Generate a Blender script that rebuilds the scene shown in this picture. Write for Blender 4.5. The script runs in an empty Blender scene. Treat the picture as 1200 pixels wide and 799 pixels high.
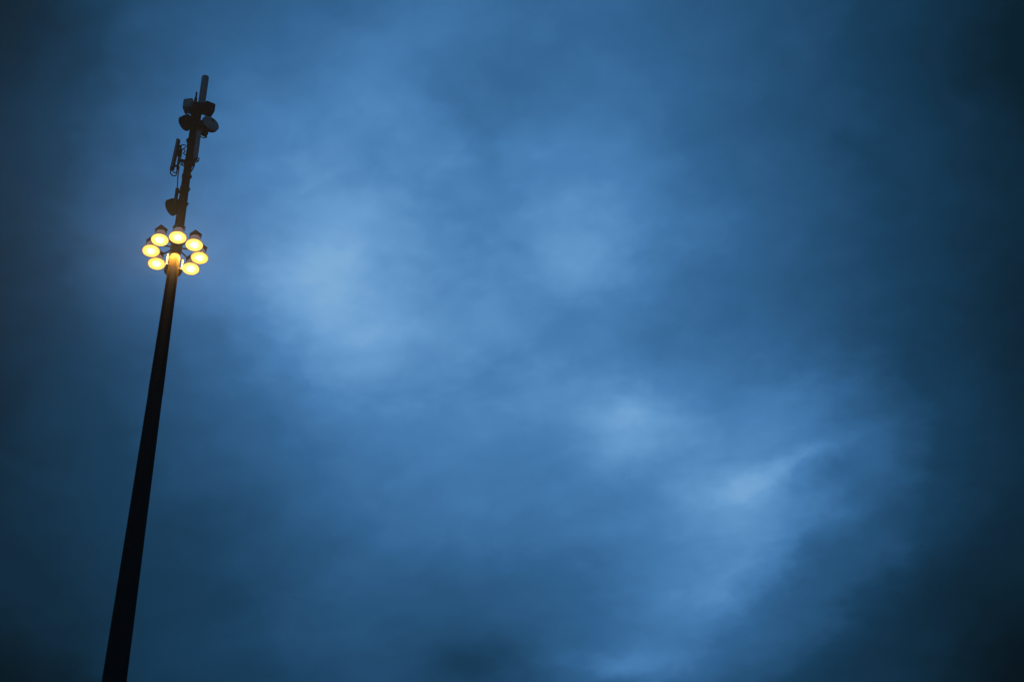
import bpy, bmesh, math, random
from mathutils import Vector, Matrix
random.seed(7)
R = math.radians
scene = bpy.context.scene
COL = scene.collection

# ------------------------------------------------------------------ camera
cam_d = bpy.data.cameras.new('camera')
cam = bpy.data.objects.new('camera', cam_d); COL.objects.link(cam)
cam_d.sensor_width = 36.0; cam_d.sensor_fit = 'HORIZONTAL'; cam_d.lens = 80.0
cam_d.clip_end = 20000
cam.location = (0, 0, 1.6)
cam.rotation_euler = (R(90 + 43.055), 0, 0)
scene.camera = cam

# ------------------------------------------------------------------ exposure
vs = scene.view_settings
vs.view_transform = 'Standard'; vs.look = 'None'; vs.exposure = 0; vs.gamma = 1; vs.use_curve_mapping = False

# ------------------------------------------------------------------ dusk sky: a heavy cloud deck lit from above
SUN_EL, SUN_ROT = R(1.5), R(200)
world = bpy.data.worlds.new('World'); scene.world = world; world.use_nodes = True
nt = world.node_tree; N = nt.nodes; LK = nt.links; N.clear()
def nd(t, **kw):
    n = N.new(t)
    for k, v in kw.items(): setattr(n, k, v)
    return n
def put(sock, v):
    if isinstance(v, bpy.types.NodeSocket): LK.new(v, sock)
    else: sock.default_value = v
def mth(op, a, b=None, c=None, clamp=False):
    n = nd('ShaderNodeMath', operation=op, use_clamp=clamp)
    for i, v in enumerate((a, b, c)):
        if v is not None: put(n.inputs[i], v)
    return n.outputs[0]
def vmt(op, a, b=None, s=None):
    n = nd('ShaderNodeVectorMath', operation=op); put(n.inputs[0], a)
    if b is not None: put(n.inputs[1], b)
    if s is not None: put(n.inputs['Scale'], s)
    return n.outputs['Value'] if op in ('DOT_PRODUCT', 'LENGTH') else n.outputs[0]
def noise(vec, scale, detail=4, rough=.5, dist=0):
    n = nd('ShaderNodeTexNoise'); put(n.inputs['Vector'], vec)
    n.inputs['Scale'].default_value = scale; n.inputs['Detail'].default_value = detail
    n.inputs['Roughness'].default_value = rough; n.inputs['Distortion'].default_value = dist
    return n
tc = nd('ShaderNodeTexCoord')
sp = nd('ShaderNodeSeparateXYZ'); LK.new(tc.outputs['Generated'], sp.inputs[0])
zc = mth('MAXIMUM', sp.outputs[2], .06)
cb = nd('ShaderNodeCombineXYZ')              # position on the cloud deck, in units of its height
LK.new(mth('DIVIDE', sp.outputs[0], zc), cb.inputs[0]); LK.new(mth('DIVIDE', sp.outputs[1], zc), cb.inputs[1])
deck = cb.outputs[0]
w1 = noise(deck, 5.0, 2, .5)
w2 = noise(deck, 22.0, 4, .55)
w3 = noise(deck, 55.0, 4, .6)
warp = vmt('SCALE', vmt('SUBTRACT', w3.outputs['Color'], (.5, .5, .5)), s=.020)
warp2 = vmt('SCALE', vmt('SUBTRACT', w2.outputs['Color'], (.5, .5, .5)), s=.030)
dk = vmt('ADD', vmt('ADD', deck, warp), warp2)
# thin places in the deck (bright, +), thick banks (dark, -) and painted-in lens vignetting: centre, size, turn, depth
CLOUDS_VIGNETTE = [
(-0.009,1.082,0.253,0.497,-0.05,0.585),  # broad bright middle: lens falloff put into the sky colour
(-0.128,1.010,0.056,0.102,0.20,0.200),
(0.053,0.950,0.043,0.057,0.04,0.071),
(0.093,1.151,0.052,0.044,-0.05,0.111),
(0.169,1.225,0.070,0.071,-0.00,0.236),
(-0.023,1.334,0.087,0.051,-0.07,-0.110),
(-0.026,0.840,0.074,0.063,-0.14,0.187),
(-0.011,0.849,0.044,0.056,-0.10,-0.187),
(0.127,0.991,0.054,0.109,-0.24,0.023),
(-0.025,1.426,0.058,0.046,-0.13,-0.151),
(0.150,1.358,0.074,0.086,-0.08,0.237),
(-0.169,0.883,0.063,0.065,0.01,0.126),
(-0.211,0.992,0.050,0.066,0.19,0.171),  # pale halo of the lamp ring put into the sky colour
(-0.269,1.209,0.074,0.105,-0.03,0.016),
(0.254,1.258,0.057,0.132,0.26,0.089),
(0.189,1.129,0.048,0.052,0.06,0.163),
(-0.187,1.254,0.053,0.083,-0.21,-0.040),
(0.058,1.009,0.036,0.039,0.00,0.054),
(-0.270,1.432,0.057,0.061,-0.02,0.064),
(0.290,0.821,0.057,0.092,-0.22,-0.094),
(0.387,1.415,0.053,0.096,-0.10,-0.099),
(-0.281,0.802,0.046,0.075,0.41,-0.112),
(-0.101,1.093,0.045,0.061,0.08,0.076),
(0.096,1.436,0.056,0.028,0.07,0.160),
(-0.339,1.056,0.038,0.189,0.17,-0.055),
(0.322,1.048,0.045,0.138,-0.19,-0.069),
(0.242,1.167,0.033,0.036,0.02,0.071),
(0.162,1.212,0.024,0.020,-0.31,0.085),
(0.187,1.199,0.019,0.011,-0.68,0.085),
(0.207,1.180,0.016,0.012,-0.60,0.060),
(0.225,1.199,0.019,0.013,-0.80,-0.050),
(0.217,1.320,0.105,0.024,2.13,-0.070),
(0.180,1.286,0.109,0.028,2.15,0.050),
(0.255,1.290,0.055,0.020,2.19,0.030),
(0.300,1.344,0.112,0.031,2.06,-0.050),
(0.103,1.422,0.045,0.018,-0.16,0.020),
(0.082,1.146,0.028,0.028,-0.48,0.050),
(-0.016,1.385,0.067,0.044,0.12,-0.005),
(-0.024,0.893,0.068,0.010,1.21,-0.040),
(-0.100,1.040,0.050,0.040,1.00,0.025),
(0.032,0.977,0.040,0.022,1.23,0.015),
(-0.039,1.108,0.017,0.029,-0.24,0.030),
(0.075,1.049,0.068,0.035,-0.32,-0.035),
(0.017,1.190,0.044,0.029,-0.42,-0.020),
(-0.400,1.450,0.090,0.075,0.0,-0.14),  # frame corner darkened in the sky colour, as vignetting
(0.395,1.45,0.06,0.07,0,-.06),
]
def blob(vec, u, v, su, sv, th):
    mp = nd('ShaderNodeMapping', vector_type='TEXTURE'); LK.new(vec, mp.inputs['Vector'])
    mp.inputs['Location'].default_value = (u, v, 0); mp.inputs['Rotation'].default_value = (0, 0, th)
    mp.inputs['Scale'].default_value = (su, sv, 1)
    return mth('POWER', 1 / math.e, vmt('DOT_PRODUCT', mp.outputs[0], mp.outputs[0]))
acc = None
for u, v, su, sv, th, amp in CLOUDS_VIGNETTE:
    acc = mth('MULTIPLY_ADD', blob(dk, u, v, su, sv, th), amp, .16 if acc is None else acc)
# the same kind of deck goes on all round the sky
region = mth('MINIMUM', mth('MULTIPLY', blob(deck, 0, 1.08, .50, .58, 0), 1.9), 1)
far = noise(vmt('ADD', deck, (3.1, 7.7, 0)), 2.6, 3, .45)
farv = mth('MULTIPLY', mth('SUBTRACT', far.outputs[0], .44), 1.6)
acc = mth('MULTIPLY_ADD', mth('MULTIPLY', farv, mth('SUBTRACT', 1, region)), 1.0, acc)
# wisps
fine = noise(vmt('ADD', deck, vmt('SCALE', vmt('SUBTRACT', w1.outputs['Color'], (.5, .5, .5)), s=.25)), 7.0, 6, .54)
wisp = mth('MULTIPLY_ADD', mth('SUBTRACT', fine.outputs[0], .5), .20, 1)
dm = nd('ShaderNodeMapping', vector_type='TEXTURE'); LK.new(vmt('ADD', deck, vmt('SCALE', vmt('SUBTRACT', w2.outputs['Color'], (.5, .5, .5)), s=.05)), dm.inputs['Vector'])
dm.inputs['Rotation'].default_value = (0, 0, R(-42)); dm.inputs['Scale'].default_value = (2.0, 1, 1)
torn = noise(dm.outputs[0], 19.0, 8, .60, .4)
puff = noise(deck, 40.0, 7, .62, .3)
tear = mth('MULTIPLY_ADD', mth('SUBTRACT', torn.outputs[0], .5), .15, 1)
tear = mth('MULTIPLY', tear, mth('MULTIPLY_ADD', mth('SUBTRACT', puff.outputs[0], .5), .08, 1))
tval = mth('MULTIPLY', mth('MULTIPLY', mth('MULTIPLY', acc, 1.05), wisp), tear)
ramp = nd('ShaderNodeValToRGB'); LK.new(tval, ramp.inputs[0])
def lin(c): return tuple(((x / 255 + .055) / 1.055) ** 2.4 if x > 10 else x / 255 / 12.92 for x in c) + (1,)
stops = [(.06, (1, 10, 16)), (.18, (7, 32, 46)), (.38, (22, 63, 94)), (.62, (51, 104, 153)), (.76, (74, 132, 188)), (.88, (108, 164, 217)), (1.0, (146, 193, 232))]
el = ramp.color_ramp.elements
while len(el) < len(stops): el.new(.5)
for e, (p, c) in zip(el, stops): e.position = p; e.color = lin(c)
sky = nd('ShaderNodeTexSky', sky_type='NISHITA', sun_disc=False, sun_elevation=SUN_EL, sun_rotation=SUN_ROT)
bg_sky = nd('ShaderNodeBackground'); LK.new(sky.outputs[0], bg_sky.inputs[0]); bg_sky.inputs[1].default_value = .05
bg_cl = nd('ShaderNodeBackground'); LK.new(ramp.outputs[0], bg_cl.inputs[0]); bg_cl.inputs[1].default_value = 1.0
mx = nd('ShaderNodeMixShader'); mx.inputs[0].default_value = .985
LK.new(bg_sky.outputs[0], mx.inputs[1]); LK.new(bg_cl.outputs[0], mx.inputs[2])
wo = nd('ShaderNodeOutputWorld'); LK.new(mx.outputs[0], wo.inputs[0])

# ------------------------------------------------------------------ sun, all but set behind the clouds
sd = bpy.data.lights.new('sun', 'SUN'); sd.energy = .02; sd.angle = R(20); sd.color = (1, .93, .85)
sun = bpy.data.objects.new('sun', sd); COL.objects.link(sun)
sun.rotation_euler = (R(90) - SUN_EL, 0, R(180) - SUN_ROT)

# ------------------------------------------------------------------ materials
def mat(name, col, rough=.6, metal=0, var=.25, scale=8, spec=.4, bump=0):
    m = bpy.data.materials.new(name); m.use_nodes = True
    t = m.node_tree; b = t.nodes['Principled BSDF']
    c = t.nodes.new('ShaderNodeTexCoord'); n = t.nodes.new('ShaderNodeTexNoise')
    n.inputs['Detail'].default_value = 6
    if isinstance(scale, tuple):                       # stretched: long streaks down the steel
        mp = t.nodes.new('ShaderNodeMapping'); mp.inputs['Scale'].default_value = scale
        t.links.new(c.outputs['Object'], mp.inputs[0]); t.links.new(mp.outputs[0], n.inputs['Vector']); n.inputs['Scale'].default_value = 1
    else:
        n.inputs['Scale'].default_value = scale; t.links.new(c.outputs['Object'], n.inputs['Vector'])
    r = t.nodes.new('ShaderNodeValToRGB'); t.links.new(n.outputs[0], r.inputs[0])
    r.color_ramp.elements[0].position = .3; r.color_ramp.elements[1].position = .7
    r.color_ramp.elements[0].color = [x * (1 - var) for x in col] + [1]
    r.color_ramp.elements[1].color = [min(1, x * (1 + var)) for x in col] + [1]
    t.links.new(r.outputs[0], b.inputs['Base Color'])
    b.inputs['Roughness'].default_value = rough; b.inputs['Metallic'].default_value = metal
    b.inputs['Specular IOR Level'].default_value = spec
    if bump:
        bp = t.nodes.new('ShaderNodeBump'); bp.inputs['Strength'].default_value = bump
        t.links.new(n.outputs[0], bp.inputs['Height']); t.links.new(bp.outputs[0], b.inputs['Normal'])
    return m
M_POLE = mat('lamp_tinted_mast_steel', (.025, .0165, .0055), .8, 0, .4, (16, 16, .5), .0)  # orange of the lamp light put into the base colour
M_DUCT = mat('dark_cable_cover', (.011, .0058, .002), .8, 0, .2, 5, .1)
M_DARK = mat('dark_steel', (.02, .02, .02), .7, 0, .3, 12, .2)
M_GALV = mat('galvanised_steel', (.16, .16, .165), .6, 0, .25, 20, .3)
M_RADOME = mat('grey_radome', (.5, .49, .46), .6, 0, .15, 6, .3)
M_SHADE_OFF = mat('unlit_darkened_shade', (.05, .045, .045), .55, 0, .15, 16, .2)  # dark copy of the shade: unlit look put into the colour
M_HOUSE = mat('brown_housing', (.035, .022, .018), .7, 0, .25, 14, .2)
M_SHADE = mat('glowing_shade', (.7, .68, .7), .55, 0, .15, 16, .3)
M_CABLE = mat('black_cable', (.01, .01, .01), .7, 0, .2, 30, .2)
M_RED = mat('red_mark', (.16, .012, .015), .6, 0, .1, 30, .2)
M_PALE = mat('pale_rating_plate', (.35, .33, .30), .6, 0, .1, 30, .2)
M_ROD = mat('pale_painted_rod', (.03, .02, .004), .6, 0, .15, 30, .2)
M_GLASS_OFF = mat('unlit_lamp_glass', (.03, .025, .02), .25, 0, .1, 10, .5)
M_GROUND = mat('dark_ground', (.05, .052, .045), .95, 0, .4, .35, .2, .4)
M_CONC = mat('foundation_concrete', (.25, .24, .22), .9, 0, .2, 4, .2, .2)

def lens_mat():
    m = bpy.data.materials.new('lit_sodium_glass'); m.use_nodes = True
    t = m.node_tree; t.nodes.clear()
    L = t.links.new
    out = t.nodes.new('ShaderNodeOutputMaterial'); em = t.nodes.new('ShaderNodeEmission')
    c = t.nodes.new('ShaderNodeTexCoord'); mp = t.nodes.new('ShaderNodeMapping')
    mp.inputs['Scale'].default_value = (1 / .19, 1 / .19, 0)
    L(c.outputs['Object'], mp.inputs[0])
    ln = t.nodes.new('ShaderNodeVectorMath'); ln.operation = 'LENGTH'; sh_ = t.nodes.new('ShaderNodeVectorMath'); sh_.operation = 'ADD'; sh_.inputs[1].default_value = (0, .13, 0)
    L(mp.outputs[0], sh_.inputs[0]); L(sh_.outputs[0], ln.inputs[0])
    # prismatic glass: uneven brightness
    n = t.nodes.new('ShaderNodeTexNoise'); n.inputs['Scale'].default_value = 3.2; n.inputs['Detail'].default_value = 3
    oi = t.nodes.new('ShaderNodeObjectInfo'); nv = t.nodes.new('ShaderNodeVectorMath'); nv.operation = 'MULTIPLY_ADD'
    L(oi.outputs['Random'], nv.inputs[0]); nv.inputs[1].default_value = (37, 19, 0); L(mp.outputs[0], nv.inputs[2]); L(nv.outputs[0], n.inputs['Vector'])
    ad = t.nodes.new('ShaderNodeMath'); ad.operation = 'MULTIPLY_ADD'; ad.inputs[1].default_value = .55; 
    L(n.outputs[0], ad.inputs[0]); L(ln.outputs['Value'], ad.inputs[2])
    r = t.nodes.new('ShaderNodeValToRGB'); L(ad.outputs[0], r.inputs[0])
    e = r.color_ramp.elements
    e[0].position = .46; e[0].color = (1, 1, 1, 1); e[1].position = 1.25; e[1].color = (.08, .08, .08, 1)
    for p_, v_ in ((.64, .55), (.82, .22), (1.02, .115)):
        k = e.new(p_); k.color = (v_, v_, v_, 1)
    em.inputs['Color'].default_value = (1, .52, .09, 1)
    mu = t.nodes.new('ShaderNodeMath'); mu.operation = 'MULTIPLY'; vr = t.nodes.new('ShaderNodeMath'); vr.operation = 'MULTIPLY_ADD'; vr.inputs[1].default_value = 9.0; vr.inputs[2].default_value = 13.0
    L(oi.outputs['Random'], vr.inputs[0]); L(vr.outputs[0], mu.inputs[1])
    L(r.outputs[0], mu.inputs[0]); L(mu.outputs[0], em.inputs['Strength']); L(em.outputs[0], out.inputs[0])
    return m
M_LENS = lens_mat()
pb = M_SHADE.node_tree.nodes['Principled BSDF']           # lamp flare put in as a faint glow of the shade
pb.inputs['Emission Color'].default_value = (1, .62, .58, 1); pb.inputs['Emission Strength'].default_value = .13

# ------------------------------------------------------------------ helpers
def link(name, me, m, parent=None, smooth=True):
    me.materials.append(m)
    if smooth:
        for p in me.polygons: p.use_smooth = True
        try: me.set_sharp_from_angle(angle=R(38))
        except Exception: pass
    o = bpy.data.objects.new(name, me); COL.objects.link(o); o.parent = parent
    return o
def bm_obj(name, bm, m, parent=None, smooth=True):
    bmesh.ops.recalc_face_normals(bm, faces=bm.faces)
    me = bpy.data.meshes.new(name); bm.to_mesh(me); bm.free()
    return link(name, me, m, parent, smooth)
def xf(bm, vs, loc=(0, 0, 0), rot=(0, 0, 0)):
    from mathutils import Euler
    bmesh.ops.transform(bm, verts=vs, matrix=Matrix.Translation(loc) @ Euler(rot).to_matrix().to_4x4())
def box(bm, size, loc=(0, 0, 0), rot=(0, 0, 0), bev=.008):
    b2 = bmesh.new(); bmesh.ops.create_cube(b2, size=1)
    bmesh.ops.scale(b2, vec=size, verts=b2.verts)
    if bev: bmesh.ops.bevel(b2, geom=b2.edges[:] , offset=bev, segments=2, affect='EDGES')
    xf(b2, b2.verts, loc, rot)
    me = bpy.data.meshes.new('t'); b2.to_mesh(me); b2.free(); bm.from_mesh(me); bpy.data.meshes.remove(me)
    return bm
def lathe(bm, prof, n=32, loc=(0, 0, 0), rot=(0, 0, 0), close=False):
    """revolve (r, z) points about z; r = 0 ends are closed to a point"""
    b2 = bmesh.new(); rings = []
    for r, z in prof:
        if r < 1e-6: rings.append([b2.verts.new((0, 0, z))])
        else: rings.append([b2.verts.new((r * math.cos(2 * math.pi * (i + .5) / n), r * math.sin(2 * math.pi * (i + .5) / n), z)) for i in range(n)])
    pairs = list(zip(rings, rings[1:])) + ([(rings[-1], rings[0])] if close else [])
    for a, b in pairs:
        for i in range(n):
            j = (i + 1) % n
            f = [a[i % len(a)], a[j % len(a)], b[j % len(b)], b[i % len(b)]]
            u = []
            for q in f:
                if q not in u: u.append(q)
            if len(u) > 2: b2.faces.new(u)
    xf(b2, b2.verts, loc, rot)
    me = bpy.data.meshes.new('t'); b2.to_mesh(me); b2.free(); bm.from_mesh(me); bpy.data.meshes.remove(me)
    return bm
def tube(bm, pts, r, n=8, sm=0):
    pts = [Vector(p) for p in pts]
    if sm:                                             # Catmull-Rom
        q = [2 * pts[0] - pts[1]] + pts + [2 * pts[-1] - pts[-2]]; out = []
        for i in range(1, len(q) - 2):
            for k in range(sm):
                t = k / sm; a, b, c, d = q[i - 1], q[i], q[i + 1], q[i + 2]
                out.append(.5 * ((2 * b) + (c - a) * t + (2 * a - 5 * b + 4 * c - d) * t * t + (3 * b - a - 3 * c + d) * t ** 3))
        pts = out + [pts[-1]]
    up = Vector((.31, .52, .79)); prev = None
    for i, p in enumerate(pts):
        d = (pts[min(i + 1, len(pts) - 1)] - pts[max(i - 1, 0)]).normalized()
        s = d.cross(up)
        if s.length < 1e-3: s = d.cross(Vector((1, 0, 0)))
        s.normalize(); up = s.cross(d).normalized(); t = up
        ring = [bm.verts.new(p + r * (math.cos(2 * math.pi * k / n) * s + math.sin(2 * math.pi * k / n) * t)) for k in range(n)]
        if prev:
            for k in range(n): bm.faces.new((prev[k], prev[(k + 1) % n], ring[(k + 1) % n], ring[k]))
        else: bm.faces.new(ring[::-1])
        prev = ring
    bm.faces.new(prev)
    return bm
def B(): return bmesh.new()

# ------------------------------------------------------------------ the ground
bm = B(); bmesh.ops.create_circle(bm, cap_ends=True, radius=380, segments=96)
g = bm_obj('ground', bm, M_GROUND, smooth=False); g['kind'] = 'structure'

# ------------------------------------------------------------------ mast frame: x right, y away, z up
AZ = R(-11.856); DIST = 36.5
MAST = Vector((DIST * math.sin(AZ), DIST * math.cos(AZ), 0)); MROT = Matrix.Rotation(-AZ, 3, 'Z')
def thing(name, label, cat, loc=(0, 0, 0), rz=0, group=None):
    o = bpy.data.objects.new(name, None); COL.objects.link(o); o.empty_display_size = .2
    o.location = MAST + MROT @ Vector(loc); o.rotation_euler = (0, 0, -AZ + rz)
    o['label'] = label; o['category'] = cat
    if group: o['group'] = group
    return o
def prad(z):
    T = [(0, .50), (26.2, .232), (29.4, .197), (33.6, .155), (37.0, .121), (38.9, .108), (40.1, .094), (42.9, .078)]
    for (a, ra), (b, rb) in zip(T, T[1:]):
        if z <= b: return ra + (rb - ra) * (z - a) / (b - a)
    return T[-1][1]
HUB = 37.83
mast = thing('floodlight_mast', 'tall tapering steel mast with a ring of arms carrying floodlights', 'mast')
NS = 16
for a, b, ex in ((0.07, 11.2, .004), (10.6, 22.4, .006), (21.8, 33.62, .006), (33.5, 39.32, .005), (39.2, 42.66, .0)):
    zs = [a + (b - a) * i / 6 for i in range(7)]
    prof = [(0, a)] + [(prad(z) + ex * (b - z) / (b - a), z) for z in zs] + [(0, b)]
    bm_obj('pole_section', lathe(B(), prof, NS), M_POLE, mast, smooth=False)
bm_obj('base_plate', lathe(B(), [(0, 0.03), (.8, .03), (.8, .085), (0, .085)], 16), M_POLE, mast, False)
f = lathe(B(), [(0, .002), (1.3, .002), (1.3, .028), (1.27, .032), (0, .032)], 32)
bm_obj('foundation', f, M_CONC, mast)
for k in range(8):
    a = 2 * math.pi * (k + .5) / 8
    bm_obj('anchor_bolt', lathe(B(), [(0, .08), (.045, .08), (.045, .12), (.022, .12), (.022, .18), (0, .18)], 6, (.66 * math.cos(a), .66 * math.sin(a), 0)), M_GALV, mast, False)
# ring hub and arms
bm_obj('ring_hub', lathe(B(), [(prad(38) - .01, HUB - .10), (.128, HUB - .10), (.134, HUB - .09), (.134, HUB + .09), (.128, HUB + .10), (prad(38) - .01, HUB + .10)], 24, close=True), M_HOUSE, mast)
RING = .54
LZ = HUB                      # level of the arms
for k in range(8):
    a = -math.pi / 2 + k * math.pi / 4
    c, s = math.cos(a), math.sin(a)
    bm_obj('arm', tube(B(), [(.12 * c, .12 * s, HUB), ((RING - .09) * c, (RING - .09) * s, HUB)], .019, 10), M_DARK, mast)
# clamp bands on the upper pole
for z, h in ((40.16, .06), (39.74, .05), (39.25, .05), (41.9, .06), (42.3, .06), (41.2, .05), (40.55, .05)):
    r = prad(z)
    b_ = lathe(B(), [(r - .01, z - h / 2), (r + .014, z - h / 2), (r + .014, z + h / 2), (r - .01, z + h / 2)], 24, close=True)
    box(b_, (.035, .05, h * .8), (r + .012, -.01, z), bev=.004)
    bm_obj('clamp_band', b_, M_DARK, mast)
# cable cover down the face of the pole
for zt, zb in ((37.10, 33.6), (33.58, 22.0), (21.98, 11.0), (10.98, 1.0)):
    tilt = math.atan((prad(zb) - prad(zt)) / (zt - zb)); ln_ = (zt - zb) / math.cos(tilt)
    b_ = B(); box(b_, (.125, .05, ln_), (0, 0, -ln_ / 2), bev=.004)
    d_ = bm_obj('cable_cover', b_, M_DUCT, mast); d_.location = (0, -prad(zt) - .006, zt); d_.rotation_euler = (-tilt, 0, 0)
# two pale upright rods on stub brackets below the ring
for x, y, z0 in ((-.155, -.05, 37.22), (.175, .055, 37.22)):
    b_ = B(); tube(b_, [(x * .5, y * .5, z0), (x, y, z0), (x * 1.14, y * 1.14, z0)], .026, 8)
    br = bm_obj('rod_bracket', b_, M_DARK, mast)
    bm_obj('upright_rod', tube(B(), [(x, y, z0), (x, y, z0 + .32)], .019, 10), M_ROD, br)

# ------------------------------------------------------------------ floodlights
SHADE_P = [(.100, .015), (.108, .0), (.112, -.05), (.128, -.09), (.158, -.14), (.182, -.185), (.194, -.20), (.196, -.215), (.188, -.217),
           (.180, -.195), (.152, -.145), (.12, -.09), (.10, -.04), (.08, .01)]
def floodlight(k):
    a = -math.pi / 2 + k * math.pi / 4
    lit = k != 4
    if k == 0: lb = 'lit yellow bowl floodlight overlapping the pole, directly above the ring hub'
    elif k == 4: lb = 'unlit dark bowl floodlight tucked behind the pole below the ring hub'
    else:
        what = {1: 'lit yellow floodlight next to the pole-front lamp on the grey disc antenna side', 2: 'outermost lit yellow floodlight of the ring on the grey disc antenna side',
                3: 'lowest lit yellow floodlight of the ring, beside the pole on the grey disc antenna side', 5: 'lit yellow floodlight beside the pale rod on the lower drum antenna side',
                6: 'outermost lit yellow floodlight of the ring on the lower drum antenna side', 7: 'lit yellow floodlight next to the pole-front lamp on the lower drum antenna side'}
        lb = what[k]
    o = thing('floodlight', lb, 'floodlight', (RING * math.cos(a), RING * math.sin(a), LZ), a, 'floodlights on the mast ring')
    h = B(); box(h, (.20, .20, .11), (0, 0, .055), (0, 0, -a + R(38) + random.uniform(-.15, .15)), .012)
    hs = bm_obj('housing', h, M_HOUSE, o)
    bm_obj('housing_lid', lathe(B(), [(.0, .155), (.06, .15), (.145, .125), (.145, .095), (0, .095)], 4, rot=(0, 0, -a + R(38))), M_HOUSE, hs, False)
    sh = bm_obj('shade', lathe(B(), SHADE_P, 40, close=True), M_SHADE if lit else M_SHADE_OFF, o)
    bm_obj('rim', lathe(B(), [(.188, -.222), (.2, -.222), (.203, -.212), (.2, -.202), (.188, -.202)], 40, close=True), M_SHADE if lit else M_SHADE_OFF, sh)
    g = B(); lathe(g, [(.19, -.214), (.17, -.226), (.13, -.24), (.08, -.25), (.03, -.255), (0, -.256)], 40)
    ln = bm_obj('lens', g, M_LENS if lit else M_GLASS_OFF, o)
    ln.rotation_euler = (0, 0, -a)
    if not lit: ln['label'] = 'dark unlit lens'
    b_ = B(); tube(b_, [(-.10, 0, 0), (-.085, 0, 0), (-.03, 0, .02)], .022, 8)
    bm_obj('arm_socket', b_, M_DARK, o)
    if lit:
        ld = bpy.data.lights.new('floodlight_lamp', 'SPOT'); ld.energy = 1200; ld.color = (1, .62, .24); ld.shadow_soft_size = .04; ld.spot_size = R(178); ld.spot_blend = .12
        ld.use_nodes = True; lt = ld.node_tree; le = lt.nodes['Emission']     # wide-throw beam: strong to the side, weak straight down
        lc = lt.nodes.new('ShaderNodeTexCoord'); ls = lt.nodes.new('ShaderNodeSeparateXYZ'); lt.links.new(lc.outputs['Normal'], ls.inputs[0])
        la = lt.nodes.new('ShaderNodeMath'); la.operation = 'ABSOLUTE'; lt.links.new(ls.outputs[2], la.inputs[0])
        lb_ = lt.nodes.new('ShaderNodeMath'); lb_.operation = 'SUBTRACT'; lb_.inputs[0].default_value = 1.0; lt.links.new(la.outputs[0], lb_.inputs[1])
        lp = lt.nodes.new('ShaderNodeMath'); lp.operation = 'MULTIPLY_ADD'; lp.inputs[1].default_value = 1.0; lp.inputs[2].default_value = .014
        lq = lt.nodes.new('ShaderNodeMath'); lq.operation = 'POWER'; lq.inputs[1].default_value = 1.35; lt.links.new(lb_.outputs[0], lq.inputs[0]); lt.links.new(lq.outputs[0], lp.inputs[0]); lt.links.new(lp.outputs[0], le.inputs['Strength'])
        lo = bpy.data.objects.new('lamp_light', ld); COL.objects.link(lo); lo.parent = o; lo.location = (0, 0, -.262)
for k in range(8): floodlight(k)

# ------------------------------------------------------------------ antennas on the upper mast
def cable(pts, parent, r=.009, sm=8):
    return bm_obj('cable', tube(B(), pts, r * 1.4, 6, sm), M_CABLE, parent)

# slim cylinder at the very top
o = thing('cylinder_antenna', 'slim grey cylinder antenna standing at the tip of the mast', 'antenna', (.11, 0, 42.60))
bm_obj('radome', lathe(B(), [(0, .08), (.086, .08), (.087, .6), (.087, 1.06), (.085, 1.075), (.078, 1.085), (0, 1.09)], 28), M_RADOME, o)
bm_obj('mount_tube', lathe(B(), [(0, -.25), (.05, -.25), (.05, .09), (.09, .10), (.09, .06), (.05, .05), (0, .05)][:3] + [(0, .09)], 16), M_DARK, o)
for z in (-.05, -.2):
    b_ = B(); box(b_, (.16, .07, .05), (-.06, 0, z)); bm_obj('bracket', b_, M_DARK, o)
bm_obj('mounting_collar', lathe(B(), [(.07, 42.16), (.125, 42.16), (.13, 42.18), (.13, 42.58), (.125, 42.60), (.07, 42.60)], 10, (.02, 0, 0), close=True), M_DARK, mast, False)

# boxy radio unit, left
def radio(name, label, loc, rz, size, mark, group=None, m=M_RADOME):
    o = thing(name, label, 'radio unit', loc, rz, group)
    w, d, h = size
    b_ = B(); box(b_, (w, d, h), (0, 0, 0), bev=.014); bd = bm_obj('body', b_, m, o)
    for i in range(7):                                     # cooling fins down the back
        b_ = B(); box(b_, (.006, .03, h * .9), (-w / 2 + w * (i + .5) / 7, d / 2 + .012, 0), bev=.001); bm_obj('fin', b_, m, bd)
    for i in (-1, 1):
        bm_obj('connector', lathe(B(), [(0, 0), (.016, 0), (.016, -.04), (0, -.04)], 10, (i * w * .22, 0, -h / 2)), M_DARK, o)
    if mark:
        b_ = B(); box(b_, (.05, .004, .025), (w * .15, -d / 2 - .001, -h * .28), bev=0); bm_obj('rating_plate', b_, M_PALE, o)
    return o
o = radio('radio_unit', 'square radio box with a short whip antenna near the mast tip', (-.185, -.02, 42.55), R(-22), (.22, .22, .31), False)
b_ = B(); box(b_, (.2, .06, .14), (.12, .05, .03)); bm_obj('bracket', b_, M_DARK, o)
bm_obj('whip', lathe(B(), [(0, 0), (.022, 0), (.022, .24), (.016, .26), (0, .26)], 10, (.165, -.03, .17)), M_DARK, o)
bm_obj('whip_base', lathe(B(), [(0, 0), (.035, 0), (.035, .2), (0, .2)], 10, (.165, -.03, .0)), M_DARK, o)
cable([(-.04, 0, -.15), (-.05, 0, -.24), (-.0, .02, -.30), (.08, .03, -.26), (.16, .02, -.3)], o)
o = radio('radio_unit', 'dark radio box with a pale rating plate beside the mast tip', (.29, .0, 42.57), R(18), (.24, .24, .28), True, m=M_DARK)
b_ = B(); box(b_, (.2, .14, .22), (-.13, .03, -.02)); bm_obj('bracket', b_, M_DARK, o)
for x, h in ((-.05, .06), (.03, .04)):
    bm_obj('cable_gland', lathe(B(), [(0, 0), (.02, 0), (.02, h), (0, h)], 10, (x, -.03, .125)), M_DARK, o)
o = radio('radio_unit', 'small dark radio box on the mast face below the tip cylinder', (.03, -.17, 42.40), R(8), (.15, .12, .24), False, m=M_DARK)
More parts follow.
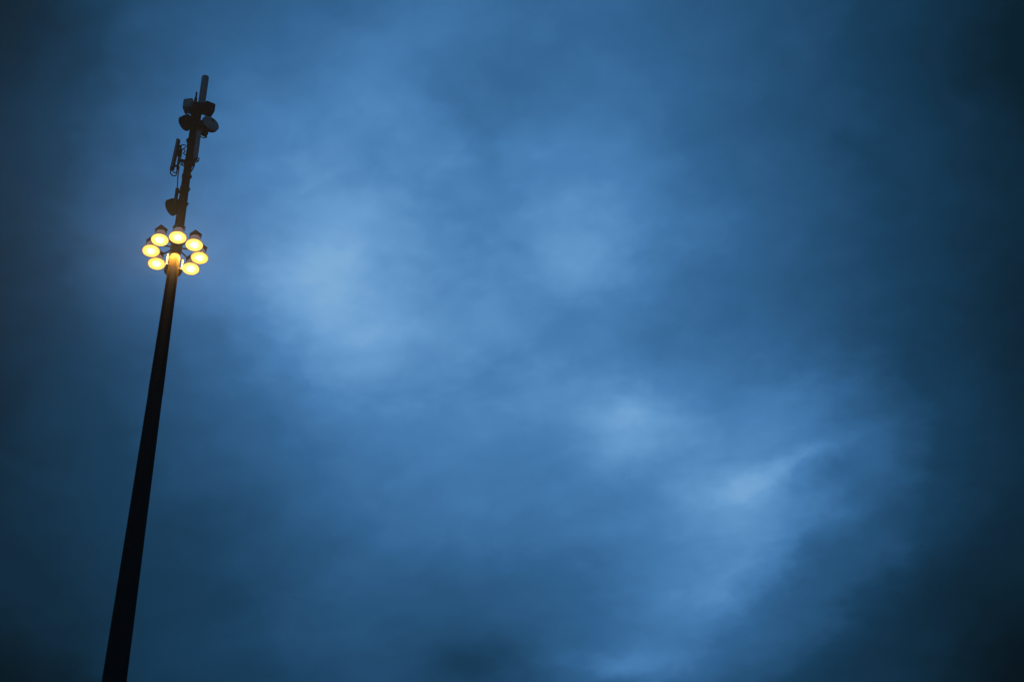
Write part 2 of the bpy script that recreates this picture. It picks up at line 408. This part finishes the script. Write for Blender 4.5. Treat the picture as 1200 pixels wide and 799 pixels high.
b_ = B(); box(b_, (.08, .10, .06), (0, .06, 0)); bm_obj('bracket', b_, M_DARK, o)

# drum-shaped microwave antennas: local -y is the way the dish looks
def drum(label, loc, rz, r, depth, arm, face=M_RADOME, mark=False, group='drum antennas on the mast', body=M_DARK):
    o = thing('microwave_antenna', label, 'antenna', loc, rz, group)
    X = (R(90), 0, 0)                                     # lathe z -> -y
    bm_obj('shroud', lathe(B(), [(0, -depth), (r * .5, -depth), (r * .86, -depth * .8), (r, -depth * .5), (r, .0), (r * 1.04, .0), (r * 1.04, .02), (r * .97, .02), (0, .012)], 32, rot=X), body, o)
    bm_obj('radome_face', lathe(B(), [(r * .985, .021), (r * .97, .032), (r * .6, .046), (0, .052)], 32, rot=X), face, o)
    bk = B(); box(bk, (.13, .07, .16), (0, depth + .03, 0), bev=.01)
    md = bm_obj('radio_module', bk, M_DARK, o)
    b_ = B(); tube(b_, [(0, depth + .04, 0), arm], .028, 8); bm_obj('mount_arm', b_, M_DARK, o)
    if mark:
        b_ = B(); box(b_, (.075, .004, .05), (r * .1, -.050, r * .48), (R(-6), 0, 0), bev=0); bm_obj('logo_mark', b_, M_RED, o)
    return o
# facing the viewer's side, pale face with a red mark
D1 = Vector((.375, -.17, 41.87))
o = drum('pale grey disc antenna with a small red mark near its rim', D1, R(24), .212, .12, (-.06, .36, 0), M_RADOME, True)
b_ = B(); box(b_, (.15, .13, .2), (-.06, .13, -.20), bev=.012); bm_obj('radio_module', b_, M_DARK, o)
b_ = B(); box(b_, (.17, .13, .26), (-.17, .20, .02), bev=.012); bm_obj('mount_frame', b_, M_DARK, o)
b_ = B(); box(b_, (.02, .006, .045), (-.21, .132, .06), bev=.002); bm_obj('cable_clip', b_, M_PALE, o)
cable([(-.02, .13, -.30), (0, .1, -.37), (-.06, .12, -.42), (-.13, .16, -.38), (-.16, .2, -.28)], o)
# facing away
drum('dark drum antenna turned away below the square radio box', (-.22, .07, 42.01), R(180 + 42), .18, .21, (.04, .36, -.02), M_DARK)
drum('small dark drum antenna half hidden behind the pole', (-.05, .12, 41.47), R(180 + 50), .085, .06, (.0, .17, 0), M_DARK)
o = drum('round black drum antenna low on the mast, just above the floodlight ring', (-.245, .08, 39.15), R(180 + 50), .19, .20, (.02, .32, .0), M_DARK)
p = thing('pipe_mount', 'short upright pipe clamped to the mast above the low drum antenna', 'bracket', (-.165, 0, 39.3))
bm_obj('pipe', lathe(B(), [(0, -.18), (.042, -.18), (.042, .40), (0, .40)], 14), M_DARK, p)
for z in (.02, .32):
    b_ = B(); box(b_, (.14, .07, .06), (.06, 0, z)); bm_obj('clamp', b_, M_DARK, p)
cable([(0, 0, .36), (-.015, 0, .6), (-.03, 0, .85), (-.03, 0, 1.15)], p, .010)

# upright panel antennas
def panel(label, loc, rz, w, d, h, lean, group='upright panel antennas'):
    o = thing('panel_antenna', label, 'antenna', loc, rz, group)
    b_ = B(); box(b_, (w, d, h), (0, 0, 0), (0, lean, 0), bev=.016); bm_obj('radome', b_, M_RADOME, o)
    for e in (-1, 1):
        b_ = B(); box(b_, (w * 1.04, d * 1.04, .03), (e * math.sin(lean) * h / 2, 0, e * math.cos(lean) * h / 2), (0, lean, 0), bev=.006); bm_obj('end_cap', b_, M_DARK, o)
    return o
o = panel('pale grey panel antenna strapped along the mast below the disc antenna', (.14, -.115, 41.12), R(-8), .11, .06, .98, R(-.3))
for z in (-.40, .38):
    b_ = B(); box(b_, (.10, .08, .05), (-.04, .06, z)); bm_obj('bracket', b_, M_DARK, o)
cable([(.0, 0, -.52), (.03, 0, -.57), (.08, 0, -.52), (.085, 0, -.44), (.05, 0, -.42)], o, .010)
cable([(-.01, .0, -.53), (.0, .0, -.66), (-.03, .01, -.8), (-.11, .02, -1.0)], o, .012)
b_ = B(); box(b_, (.09, .07, .12), (-.05, .0, -.62)); bm_obj('junction_box', b_, M_DARK, o)
b_ = B(); box(b_, (.05, .09, .04), (-.075, .02, -.58)); bm_obj('bracket', b_, M_DARK, o)

o = panel('edge-on panel antenna held off the mast by an arm, with looping cables', (-.345, -.04, 40.78), R(0), .06, .12, .97, R(2.6))
b_ = B(); box(b_, (.045, .135, .95), (.044, 0, 0), (0, R(2.6), 0), bev=.008); bm_obj('back_plate', b_, M_DARK, o)
bm_obj('mount_pipe', tube(B(), [(.115, .02, .18), (.115, .02, -.46)], .026, 10), M_DARK, o)
for z, dx in ((.31, .06), (-.36, .0)):
    b_ = B(); box(b_, (.13 if z < 0 else .10, .05, .05), (.075, .01, z)); bm_obj('tilt_bracket', b_, M_DARK, o)
b_ = B(); box(b_, (.05, .06, .16), (.115, .01, .26), bev=.006); bm_obj('tilt_bracket', b_, M_DARK, o)
b_ = B(); box(b_, (.24, .06, .06), (.21, .03, -.13)); bm_obj('mast_arm', b_, M_DARK, o)
b_ = B(); box(b_, (.10, .10, .2), (.12, -.02, .06), bev=.01); bm_obj('radio_module', b_, M_DARK, o)
cable([(-.02, 0, -.52), (-.03, 0, -.62), (.02, 0, -.70), (.09, 0, -.70), (.115, .02, -.6), (.115, .02, -.45)], o, .010)
cable([(.0, 0, -.50), (.03, 0, -.58), (.08, 0, -.60), (.11, .02, -.5)], o, .008)
cable([(.12, -.05, .14), (.19, -.04, .19), (.23, -.03, .12), (.20, -.03, .06), (.28, 0, .03)], o, .009)
cable([(.12, -.02, .33), (.20, -.02, .36), (.22, -.02, .28), (.17, -.02, .2)], o, .008)
cable([(.14, -.03, -.04), (.19, -.04, -.28), (.24, -.03, -.36), (.27, -.02, -.24), (.29, 0, -.14)], o, .009)
cable([(.17, -.03, -.15), (.15, -.04, -.28), (.19, -.04, -.36), (.23, -.03, -.25), (.26, 0, -.16)], o, .008)

# ------------------------------------------------------------------ thin scattering volume, added for a halo round the lamps
bm = B(); bmesh.ops.create_cube(bm, size=1); bmesh.ops.scale(bm, vec=(800, 800, 46), verts=bm.verts); bmesh.ops.translate(bm, vec=(0, 0, 22), verts=bm.verts)
hm = bpy.data.materials.new('halo_haze'); hm.use_nodes = True; ht = hm.node_tree; ht.nodes.clear()
ho = ht.nodes.new('ShaderNodeOutputMaterial'); hv = ht.nodes.new('ShaderNodeVolumePrincipled')
hv.inputs['Color'].default_value = (.9, .92, .95, 1); hv.inputs['Density'].default_value = .0017; hv.inputs['Anisotropy'].default_value = .2
ht.links.new(hv.outputs[0], ho.inputs['Volume'])
hz = bm_obj('halo_haze', bm, hm, smooth=False); hz['kind'] = 'stuff'
